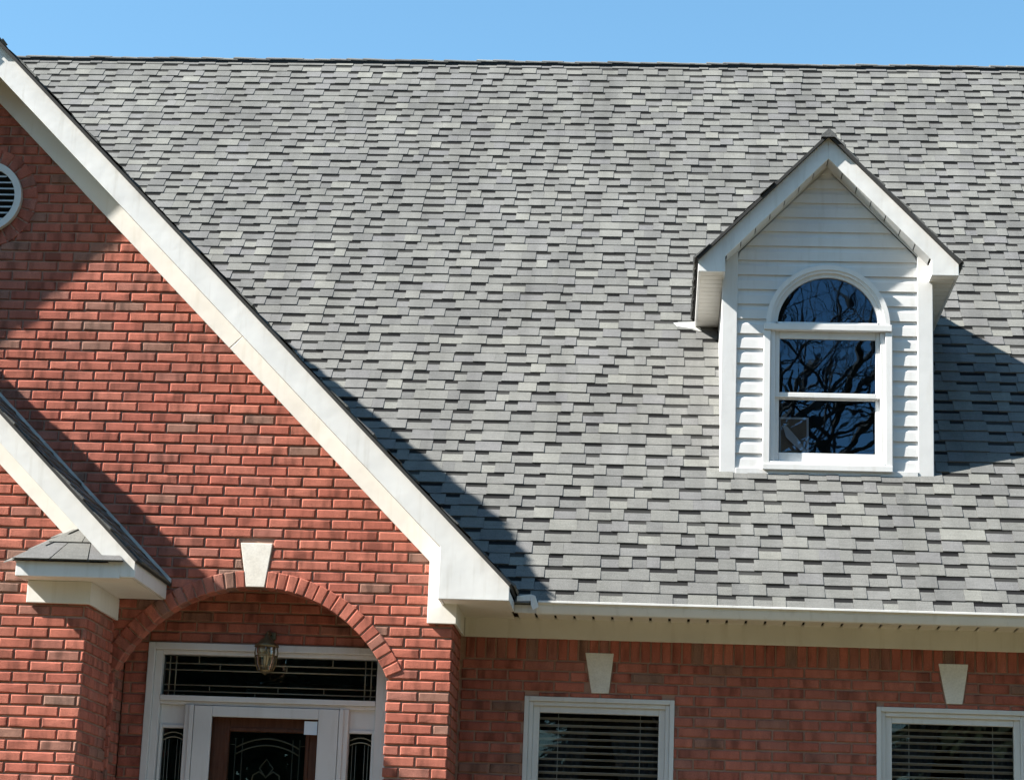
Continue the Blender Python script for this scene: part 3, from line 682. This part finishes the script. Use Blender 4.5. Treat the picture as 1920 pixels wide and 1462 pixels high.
for s_ in (1, -1):
    part('rake_fascia', 'fascia_white', droof, lambda q: rake(q, DX, DZ, DS, .903, .715, .025, .195, 4.545, FYD, FYD + .018, s_), .003)
    # vented rake soffit, panel by panel
    k = 0; d0 = .003
    while d0 < .70:
        d1 = min(d0 + .094, .712)
        part('soffit_panel', 'vinyl_white', droof, lambda q: q.prism([(DX + s_ * d0, FYD + .019, DZ - d0 * DS - .192), (DX + s_ * d1, FYD + .019, DZ - d1 * DS - .192), (DX + s_ * d1, FYD + .019, DZ - d1 * DS - .178), (DX + s_ * d0, FYD + .019, DZ - d0 * DS - .178)], (0, YDOR - FYD - .04, 0)))
        d0 = d1 + .007
    part('soffit_back', 'gap_shade_black', droof, lambda q: q.prism([(DX, FYD + .019, DZ - .174), (DX + s_ * .75, FYD + .019, DZ - .75 * DS - .174), (DX + s_ * .75, FYD + .019, DZ - .75 * DS - .168), (DX, FYD + .019, DZ - .168)], (0, YDOR - FYD - .021, 0)))
    part('rake_channel', 'vinyl_white', droof, lambda q: q.prism([(DX, YDOR - .021, DZ - .206), (DX + s_ * .69, YDOR - .021, DZ - .69 * DS - .206), (DX + s_ * .69, YDOR - .021, DZ - .69 * DS - .18), (DX, YDOR - .021, DZ - .18)], (0, .0035, 0)))
    # side eave
    xo = DX + s_ * .903; ye = ymeet(4.60)
    part('eave_fascia', 'fascia_white', droof, lambda q: q.yz([(FYD + .0185, 4.545), (ymeet(4.545) + .03, 4.545), (ymeet(4.64) + .03, 4.63), (FYD + .0185, 4.63)], xo, xo - s_ * .016), .002)
    xi = DX + s_ * .715; y = FYD + .02
    part('return_side', 'fascia_white', droof, lambda q: q.yz([(FYD + .0185, 4.546), (YDOR - .025, 4.546), (YDOR - .025, 4.665), (FYD + .0185, 4.665)], xi, xi + s_ * .012))
    while y < ye:
        y1 = min(y + .1, ye + .05)
        part('soffit_panel', 'soffit_white', droof, lambda q: q.box(min(xo - s_ * .017, DX + s_ * .728), max(xo - s_ * .017, DX + s_ * .728), y, y1 - .006, 4.549, 4.558)); y = y1
# dormer window
dwin = bpy.data.objects.new('dormer_window', None); C.objects.link(dwin); dwin.location = (WCX, YDOR, 3.2); dwin.parent = house; dwin.matrix_parent_inverse = Matrix.Translation(-house.location)
def ring_(q, r0, r1, y0, y1, n_=32):
    for i in range(n_):
        a, b_ = i * math.pi / n_, (i + 1) * math.pi / n_
        q.prism([(WCX + r0 * math.cos(a), y0, WSP + r0 * math.sin(a)), (WCX + r1 * math.cos(a), y0, WSP + r1 * math.sin(a)), (WCX + r1 * math.cos(b_), y0, WSP + r1 * math.sin(b_)), (WCX + r0 * math.cos(b_), y0, WSP + r0 * math.sin(b_))], (0, y1 - y0, 0))
part('arch_casing', 'frame_white', dwin, lambda q: (ring_(q, .398, .432, YDOR - .040, YDOR + .02), ring_(q, .378, .3979, YDOR - .030, YDOR + .02), ring_(q, .350, .3779, YDOR - .012, YDOR + .03)))
part('mullion_board', 'frame_white', dwin, lambda q: (q.box(WCX - .445, WCX + .445, YDOR - .052, YDOR + .02, 4.174, 4.221), q.box(WCX - .366, WCX + .366, YDOR - .012, YDOR + .03, 4.2215, 4.243)), .004)
for s_ in (-1, 1):
    def jamb(q):
        a = sorted((WCX + s_ * .448, WCX + s_ * .398)); q.box(a[0], a[1], YDOR - .040, YDOR + .02, 3.18, 4.1735)
        a = sorted((WCX + s_ * .3975, WCX + s_ * .365)); q.box(a[0], a[1], YDOR - .024, YDOR + .06, 3.235, 4.1735)
    part('side_casing', 'frame_white', dwin, jamb, .004)
part('sill', 'frame_white', dwin, lambda q: (q.box(WCX - .448, WCX + .448, YDOR - .052, YDOR - .0405, 3.172, 3.215), q.box(WCX - .3974, WCX + .3974, YDOR - .040, YDOR + .06, 3.18, 3.2345)), .004)
def sash(q, x0, x1, z0, z1, y0, y1, wl, wt, wb):
    q.box(x0, x0 + wl, y0, y1, z0, z1); q.box(x1 - wl, x1, y0, y1, z0, z1)
    q.box(x0 + wl + .0003, x1 - wl - .0003, y0, y1, z1 - wt, z1); q.box(x0 + wl + .0003, x1 - wl - .0003, y0, y1, z0, z0 + wb)
part('upper_sash', 'frame_white', dwin, lambda q: sash(q, WCX - .364, WCX + .364, 3.70, 4.173, YDOR - .004, YDOR + .022, .030, .05, .034), .003)
part('lower_sash', 'frame_white', dwin, lambda q: sash(q, WCX - .364, WCX + .364, 3.2355, 3.712, YDOR + .024, YDOR + .05, .030, .022, .075), .003)
part('pane', 'dormer_glass', dwin, lambda q: q.face([(WCX + .352 * math.cos(i * math.pi / 40), YDOR + .012, WSP + .012 + .352 * math.sin(i * math.pi / 40)) for i in range(41)]))
part('pane', 'dormer_glass', dwin, lambda q: q.face([(x, YDOR + .012, z) for x, z in ((WCX - .334, 3.733), (WCX + .334, 3.733), (WCX + .334, 4.124), (WCX - .334, 4.124))]))
part('pane', 'dormer_glass', dwin, lambda q: q.face([(x, YDOR + .038, z) for x, z in ((WCX - .334, 3.309), (WCX + .334, 3.309), (WCX + .334, 3.691), (WCX - .334, 3.691))]))
def room(q, x0, x1, y0, y1, z0, z1):
    v = [(x0, y0, z0), (x1, y0, z0), (x1, y1, z0), (x0, y1, z0), (x0, y0, z1), (x1, y0, z1), (x1, y1, z1), (x0, y1, z1)]
    q.mesh(v, [(0, 1, 2, 3), (4, 7, 6, 5), (2, 6, 7, 3), (0, 3, 7, 4), (1, 5, 6, 2)])
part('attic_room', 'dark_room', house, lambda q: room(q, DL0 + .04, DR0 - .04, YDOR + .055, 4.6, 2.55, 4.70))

# ------------------------------------------------------------------ windows of the main wall
WLAB = ('beside the porch', 'farther from the porch')
for wi, (x0, x1) in enumerate((W1, W2)):
    we = bpy.data.objects.new('window', None); C.objects.link(we); we.location = ((x0 + x1) / 2, YA, WB); we.parent = house; we.matrix_parent_inverse = Matrix.Translation(-house.location)
    def casing(q):
        for a, b_, yy, ww in ((0, .030, YA - .004, 0), (.0302, .058, YA + .012, 0), (.0582, .100, YA + .030, 0)):
            q.box(x0 + a, x0 + b_, yy, YA + .09, WB, WT - a); q.box(x1 - b_, x1 - a, yy, YA + .09, WB, WT - a)
            q.box(x0 + b_ + .0002, x1 - b_ - .0002, yy, YA + .09, WT - b_, WT - a)
    part('frame', 'frame_white', we, casing, .003)
    part('sill', 'frame_white', we, lambda q: q.box(x0 - .02, x1 + .02, YA - .04, YA + .09, WB - .05, WB - .0003), .004)
    part('meeting_rail', 'frame_white', we, lambda q: q.box(x0 + .1005, x1 - .1005, YA + .035, YA + .085, .70, .745), .003)
    part('pane', 'window_glass', we, lambda q: q.face([(x, YA + .055, z) for x, z in ((x0 + .099, WB + .05), (x1 - .099, WB + .05), (x1 - .099, WT - .099), (x0 + .099, WT - .099))]))
    bl = thing('window_blind', ((x0 + x1) / 2, YA + .15, WT - .1), 'white slatted blind inside the window ' + WLAB[wi], 'blind', 'slatted window blinds')
    part('head_rail', 'blind_white', bl, lambda q: q.box(x0 + .07, x1 - .07, YA + .13, YA + .18, WT - .075, WT - .03))
    mb = MB(); mb.yz([(-.024, .005), (0, .0035), (.024, -.005), (.024, -.002), (0, .0065), (-.024, .008)], x0 + .075, x1 - .075); slm = mb.data('slat', ['blind_white']); rg = random.Random(wi)
    for k in range(30): link('slat', slm, bl, Matrix.Translation((0, YA + .155, WT - .13 - k * .0437 + rg.uniform(-.0012, .0012))) @ Matrix.Rotation(rg.uniform(-.05, .05), 4, 'X') @ Matrix.Rotation(rg.uniform(-.0012, .0012), 4, 'Y'))
    for xx in (x0 + .22, x1 - .22): part('ladder_cord', 'blind_white', bl, lambda q: q.box(xx - .0015, xx + .0015, YA + .130, YA + .1315, WT - 1.42, WT - .075))
    cu = thing('curtain', ((x0 + x1) / 2, YA + .28, WT), 'grey tied-back curtain behind the blind of the window ' + WLAB[wi], 'curtain', 'window curtains')
    for s_ in (-1, 1):
        def cur(q):
            N_, K_ = 26, 12; xe = x0 + .02 if s_ < 0 else x1 - .02; pts = []
            for j in range(K_ + 1):
                t_ = j / K_; wd = .40 * (1 - .62 * math.sin(t_ * 1.5) ** 1.4) + .04
                for i in range(N_ + 1):
                    u = i / N_; pts.append((xe - s_ * u * wd, YA + .30 + .028 * math.sin(u * 34 + j * .2), WT + .02 - t_ * 1.35))
            q.mesh(pts, [(j * (N_ + 1) + i, j * (N_ + 1) + i + 1, (j + 1) * (N_ + 1) + i + 1, (j + 1) * (N_ + 1) + i) for j in range(K_) for i in range(N_)])
        part('curtain_panel', 'curtain_cloth', cu, cur, 0, True)
part('living_room', 'wall_paint', house, lambda q: room(q, BR - .05, XR - .1, YA + .102, 5.0, -.7, 1.95))

# ------------------------------------------------------------------ entry: frame, transom, sidelights, door
ent = bpy.data.objects.new('door_frame', None); C.objects.link(ent); ent.location = (-2.552, YD, -.66); ent.parent = house; ent.matrix_parent_inverse = Matrix.Translation(-house.location)
EB = -.66
def bx(name, mat, *b_, bevel=.003): return part(name, mat, ent, lambda q: q.box(*b_), bevel)
part('casing', 'frame_white', ent, lambda q: (q.box(DL, DL + .045, YD - .012, YD + .12, EB, DT), q.box(DR - .045, DR, YD - .012, YD + .12, EB, DT), q.box(DL + .0453, DR - .0453, YD - .012, YD + .12, DT - .045, DT),
     q.box(DL + .0453, DL + .093, YD + .012, YD + .12, EB, DT - .0453), q.box(DR - .093, DR - .0453, YD + .012, YD + .12, EB, DT - .0453), q.box(DL + .0933, DR - .0933, YD + .012, YD + .12, DT - .072, DT - .0453)), .004)
part('transom_bar', 'frame_white', ent, lambda q: (q.box(DL + .0935, DR - .0935, YD + .008, YD + .12, 1.385, 1.419), q.box(DL + .0935, DR - .0935, YD + .028, YD + .12, 1.362, 1.3847)), .003)
tr = part('transom_glass', 'door_glass', ent, lambda q: q.face([(x, YD + .07, z) for x, z in ((DL + .09, 1.41), (DR - .09, 1.41), (DR - .09, DT - .06), (DL + .09, DT - .06))]))
def came(par, pts, r=.0045): part('came', 'came', par, lambda q: q.tube(pts, r, 5), 0, True)
tx0, tx1, ty = DL + .105, DR - .105, YD + .064
for z in (1.452, 1.492, 1.590, 1.632): came(tr, [(tx0, ty, z), (tx1, ty, z)])
for x in (tx0 + .03, tx0 + .07, tx1 - .07, tx1 - .03): came(tr, [(x, ty, 1.42), (x, ty, 1.68)])
for x, za, zb2 in ((tx0 + .30, 1.452, 1.492), (tx0 + .60, 1.42, 1.452), (tx0 + .75, 1.452, 1.492), (tx0 + 1.05, 1.452, 1.492), (tx0 + .22, 1.632, 1.68), (tx0 + .8, 1.592, 1.632), (tx0 + .36, 1.592, 1.632), (tx0 + 1.1, 1.632, 1.68)): came(tr, [(x, ty, za), (x, ty, zb2)], .003)
SX0, SX1 = -3.028, -2.078                                      # storm door
for (a, b_, g0, g1) in ((DL + .0935, SX0 - .062, -3.232, -3.094), (SX1 + .062, DR - .0935, -2.012, -1.868)):
    sd_ = bx('sidelight', 'frame_white', a, g0 - .02, YD + .055, YD + .11, EB, 1.3617)
    part('rail', 'frame_white', sd_, lambda q: (q.box(g1 + .02, b_, YD + .055, YD + .11, EB, 1.3617), q.box(g0 - .0197, g1 + .0197, YD + .055, YD + .11, 1.232, 1.3617), q.box(g0 - .0197, g1 + .0197, YD + .055, YD + .11, EB, .1)), .002)
    part('bead', 'frame_white', sd_, lambda q: (q.box(g0 - .0193, g0 - .002, YD + .045, YD + .1, .1003, 1.2317), q.box(g1 + .002, g1 + .0193, YD + .045, YD + .1, .1003, 1.2317), q.box(g0 - .0017, g1 + .0017, YD + .045, YD + .1, 1.212, 1.2317)), .003)
    gp = part('pane', 'door_glass', sd_, lambda q: q.face([(x, YD + .085, z) for x, z in ((g0 - .004, .1), (g1 + .004, .1), (g1 + .004, 1.215), (g0 - .004, 1.215))]))
    xm = (g0 + g1) / 2; hw = (g1 - g0) / 2
    for zz in (1.165, 1.135): came(sd_, [(xm + hw * u, YD + .08, zz + .022 * (1 - u * u)) for u in (-1, -.6, -.2, .2, .6, 1)], .004)
    for u in (-.72, -.4, .4, .72): came(sd_, [(xm + hw * u, YD + .08, .1), (xm + hw * u, YD + .08, 1.14)], .0025)
part('door_post', 'frame_white', ent, lambda q: (q.box(SX0 - .061, SX0 - .0, YD + .020, YD + .12, EB, 1.3617), q.box(SX1 + .0, SX1 + .061, YD + .020, YD + .12, EB, 1.3617), q.box(SX0 - .03, SX0 - .0003, YD + .006, YD + .0197, EB, 1.36), q.box(SX1 + .0003, SX1 + .03, YD + .006, YD + .0197, EB, 1.36)), .004)
st = part('storm_door', 'frame_white', ent, lambda q: (q.box(SX0 + .003, -2.908, YD + .012, YD + .045, EB, 1.358), q.box(-2.213, SX1 - .003, YD + .012, YD + .045, EB, 1.358), q.box(-2.9077, -2.2133, YD + .012, YD + .045, 1.290, 1.358), q.box(-2.9077, -2.2133, YD + .012, YD + .045, EB, EB + .2)), .004)
part('pane', 'window_glass', st, lambda q: q.face([(x, YD + .03, z) for x, z in ((-2.91, EB + .19), (-2.21, EB + .19), (-2.21, 1.292), (-2.91, 1.292))]))
part('sticker', 'sticker', st, lambda q: q.face([(x, YD + .0285, z) for x, z in ((-2.304, 1.192), (-2.219, 1.192), (-2.219, 1.278), (-2.304, 1.278))]))
part('handle', 'brass', st, lambda q: (q.box(-2.19, -2.16, YD - .03, YD + .011, .30, .46)), .006)
fd = part('front_door', 'door_wood', ent, lambda q: (q.box(-2.97, -2.80, YD + .10, YD + .145, EB, 1.355), q.box(-2.30, -2.13, YD + .10, YD + .145, EB, 1.355), q.box(-2.7997, -2.3003, YD + .10, YD + .145, 1.205, 1.355), q.box(-2.7997, -2.3003, YD + .10, YD + .145, EB, -.3)), .003)
part('moulding', 'door_wood', fd, lambda q: (q.box(-2.825, -2.7995, YD + .088, YD + .0995, -.3, 1.232), q.box(-2.3005, -2.275, YD + .088, YD + .0995, -.3, 1.232), q.box(-2.799, -2.301, YD + .088, YD + .0995, 1.2055, 1.232)), .005)
part('pane', 'door_glass', fd, lambda q: q.face([(x, YD + .125, z) for x, z in ((-2.80, -.3), (-2.30, -.3), (-2.30, 1.206), (-2.80, 1.206))]))
gx = -2.55; gy = YD + .118
def dcame(pts, r=.0055): came(fd, [(gx + x, gy, z) for x, z in pts], r)
for off in (0, -.042): dcame([(.21 * u, 1.165 + off - .062 * u * u) for u in [i / 6 for i in range(-6, 7)]])
for x in (-.21, -.165, .165, .21): dcame([(x, -.3), (x, 1.165)], .004)
for x in (-.25, .25): dcame([(x * .84, 1.12), (x, 1.125)], .003)
dcame([(-.045, .975), (0, 1.035), (.045, .975), (0, .915), (-.045, .975)])
for s_ in (-1, 1): dcame([(s_ * .005, .925), (s_ * .045, .955), (s_ * .085, .93), (s_ * .095, .87), (s_ * .05, .80), (0, .76)])
part('entry_hall', 'wall_paint', house, lambda q: room(q, DL - .02, DR + .02, YD + .16, 4.0, -.7, 1.9))
part('porch_ceiling', 'soffit_white', house, lambda q: q.box(CR + .002, BR - .13, YB + .13, YD - .004, 2.26, 2.28))
part('porch_floor', 'concrete', house, lambda q: q.box(-3.49, -1.34, -1.2, YD + .1, -1.02, -.665), .01)
# shell of the house that closes it from behind
part('side_wall', 'brick', house, lambda q: (q.box(XR, XR + .1, YA, 11.0, GROUND, 2.0), q.prism([(XR, YA, 2.0), (XR, 11.0, 2.0), (XR, RY, RZ - .1)], (.1, 0, 0))))
part('rear_wall', 'brick', house, lambda q: q.box(-8.0, XR, 11.0, 11.1, GROUND, 2.0))
part('side_wall', 'brick', house, lambda q: (q.box(-8.0, -7.9, .2, 11.0, GROUND, 2.0), q.prism([(-8.0, .2, 2.0), (-8.0, 11.0, 2.0), (-8.0, RY, RZ - .1)], (.1, 0, 0))))

# ------------------------------------------------------------------ porch lantern on the wall over the door
LX, LY = -2.550, .205
ln = thing('porch_lantern', (LX, LY, 1.56), 'brass and ribbed glass lantern mounted over the front door under the arch', 'lantern')
part('cap', 'brass', ln, lambda q: q.lathe(LX, LY, [(.001, 1.815), (.016, 1.812), (.018, 1.79), (.042, 1.772), (.058, 1.752), (.078, 1.738), (.080, 1.728), (.070, 1.726), (.001, 1.727)], 16), 0, True)
part('glass_jar', 'lantern_glass', ln, lambda q: q.lathe(LX, LY, [(.066, 1.726), (.070, 1.69), (.062, 1.62), (.046, 1.578)], 16), 0, True)
part('base', 'brass', ln, lambda q: q.lathe(LX, LY, [(.048, 1.58), (.049, 1.571), (.030, 1.565), (.010, 1.556), (.001, 1.548)], 16), 0, True)
for k in range(8):
    a = k * math.pi / 4 + .2; pt = lambda r, z: (LX + r * math.cos(a), LY + r * math.sin(a), z)
    part('rib', 'brass', ln, lambda q: q.tube([pt(.068, 1.728), pt(.074, 1.69), pt(.066, 1.62), pt(.049, 1.576)], .0035, 5), 0, True)
part('band', 'brass', ln, lambda q: q.lathe(LX, LY, [(.072, 1.672), (.0755, 1.672), (.0755, 1.665), (.072, 1.665), (.072, 1.672)], 16), 0, True)
part('bulb', 'bulb', ln, lambda q: q.lathe(LX, LY, [(.001, 1.70), (.014, 1.695), (.018, 1.67), (.013, 1.62), (.001, 1.60)], 10), 0, True)
part('arm', 'brass', ln, lambda q: q.tube([(LX, LY, 1.805), (LX, LY, 1.822), (LX, LY + .05, 1.834), (LX, YD - .012, 1.826)], .009, 8), 0, True)
part('back_plate', 'brass', ln, lambda q: q.box(LX - .035, LX + .035, YD - .014, YD - .002, 1.79, 1.842), .006)
# ------------------------------------------------------------------ inside the dormer window
pic = thing('framed_picture', (.86, 1.33, 3.265), 'brown framed picture leaning inside the dormer window', 'picture')
part('frame', 'paper', pic, lambda q: (q.prism([(.775, 1.31, 3.265), (.980, 1.31, 3.265), (.980, 1.345, 3.585), (.775, 1.345, 3.585)], (0, .012, .002))))
part('canvas', 'cardboard', pic, lambda q: q.prism([(.785, 1.307, 3.275), (.965, 1.307, 3.275), (.965, 1.3405, 3.57), (.785, 1.3405, 3.57)], (0, .002, 0)))
pap = MB(); pap.prism([(.795, 1.288, 3.515), (.83, 1.28, 3.50), (.90, 1.278, 3.42), (.955, 1.28, 3.34), (.96, 1.288, 3.31), (.935, 1.288, 3.325), (.87, 1.29, 3.38), (.82, 1.288, 3.43)], (0, .002, 0))
tag(build('paper_strip', pap, 'paper'), 'torn curl of white paper behind the lower dormer pane', 'paper')

# ------------------------------------------------------------------ bare tree mirrored in the dormer, evergreens added to block sky light
def bare_tree(x, y, h, seed):
    rng = random.Random(seed); z0 = lawn_z(y)
    t_ = thing('bare_tree', (x, y, z0), 'tall bare winter tree facing the house, mirrored in the dormer glass', 'tree')
    tr_, br_ = MB(), MB()
    def limb(q, P, d, L_, r, lev):
        pts, rad = [P], [r]; k = 6 if lev < 2 else 4
        for i in range(k):
            d = (d + Vector((rng.uniform(-1, 1), rng.uniform(-1, 1), rng.uniform(-.3, .6))) * (.10 + .05 * lev)).normalized()
            pts.append(pts[-1] + d * L_ / k); rad.append(r * (1 - .62 * (i + 1) / k))
        q.tube(pts, rad, 8 if lev == 0 else 5 if lev < 3 else 3, 0, lev == 0)
        if lev >= 4: return
        for c_ in range((12, 7, 5, 4)[lev]):
            i = rng.randint(2 if lev == 0 else 1, k); a = rng.uniform(0, 6.283)
            side = d.orthogonal().normalized(); side = (side * math.cos(a) + d.cross(side) * math.sin(a))
            limb(br_, pts[i], (d * rng.uniform(.5, 1) + side * rng.uniform(.6, 1.1)).normalized(), L_ * rng.uniform(.42, .66), rad[i] * rng.uniform(.45, .7), lev + 1)
    limb(tr_, Vector((x, y, z0 - .2)), Vector((0, 0, 1)), h * .55, h * .021, 0)
    build('trunk', tr_, 'bark', t_, 0, True); build('crown', br_, 'bark', t_)
bare_tree(2.75, -21.5, 19.0, 4)
bare = [(-3.6, -27, 13, 9)]
ever = None
def evergreen(x, y, h, seed):  # added out of frame to block sky light and darken window reflections
    rng = random.Random(seed)
    global ever
    if ever is None:
        a, b_ = MB(), MB(); a.tube([(0, 0, -.3), (0, 0, 5), (0, 0, 9.5)], [.22, .13, .03], 8)
        for k in range(9500):
            z = 9.8 * rng.random() ** 1.35 + .5; R_ = (10.6 - z) * .37 * (0.75 + .25 * math.sin(z * 5.1)); an = rng.uniform(0, 6.283); rr = R_ * math.sqrt(rng.uniform(.08, 1))
            P = Vector((rr * math.cos(an), rr * math.sin(an), z - rr * .35)); s_ = rng.uniform(.24, .5)
            u = Vector((math.cos(an), math.sin(an), -.5 + rng.uniform(-.3, .3))).normalized(); w2 = Vector((-math.sin(an), math.cos(an), rng.uniform(-.5, .5))).normalized()
            b_.face([P - u * s_ * .4 - w2 * s_ * .3, P + u * s_, P - u * s_ * .2 + w2 * s_ * .45])
        ever = (a.data('trunk', ['bark']), b_.data('crown', ['needles']))
    t_ = thing('sky_block_evergreen', (x, y, lawn_z(y)), 'dark evergreen tree added out of frame across the lawn to block sky light', 'tree', 'evergreens added across the lawn')
    Mx = Matrix.Translation((x, y, lawn_z(y))) @ Matrix.Rotation(rng.uniform(0, 6), 4, 'Z') @ Matrix.Scale(h / 10.0, 4)
    link('trunk', ever[0], t_, Mx); link('crown', ever[1], t_, Mx)
for k, (x, y, h) in enumerate([(-27, -20, 18), (-22, -23, 20), (-17, -22, 18.5), (-12.4, -25, 19), (-8.2, -25, 17), (-4.6, -29, 13), (-.8, -29, 10.2), (2.8, -31, 10.4), (6.4, -29, 11.5), (10.2, -25, 17.5), (14.6, -23, 19.5), (19, -24, 20), (24, -21, 18.5),
                               (-15, -34, 21), (-6.5, -40, 14.4), (.6, -41, 12.4), (8.3, -37, 16), (16.2, -34, 21)]): evergreen(x, y, h, 50 + k)

# everything above was placed relative to the camera's height: lift the place so that the camera stands EYE over the lawn
for o in C.objects:
    if o.parent is None and o.type not in ('CAMERA', 'LIGHT'): o.location.z += EYE
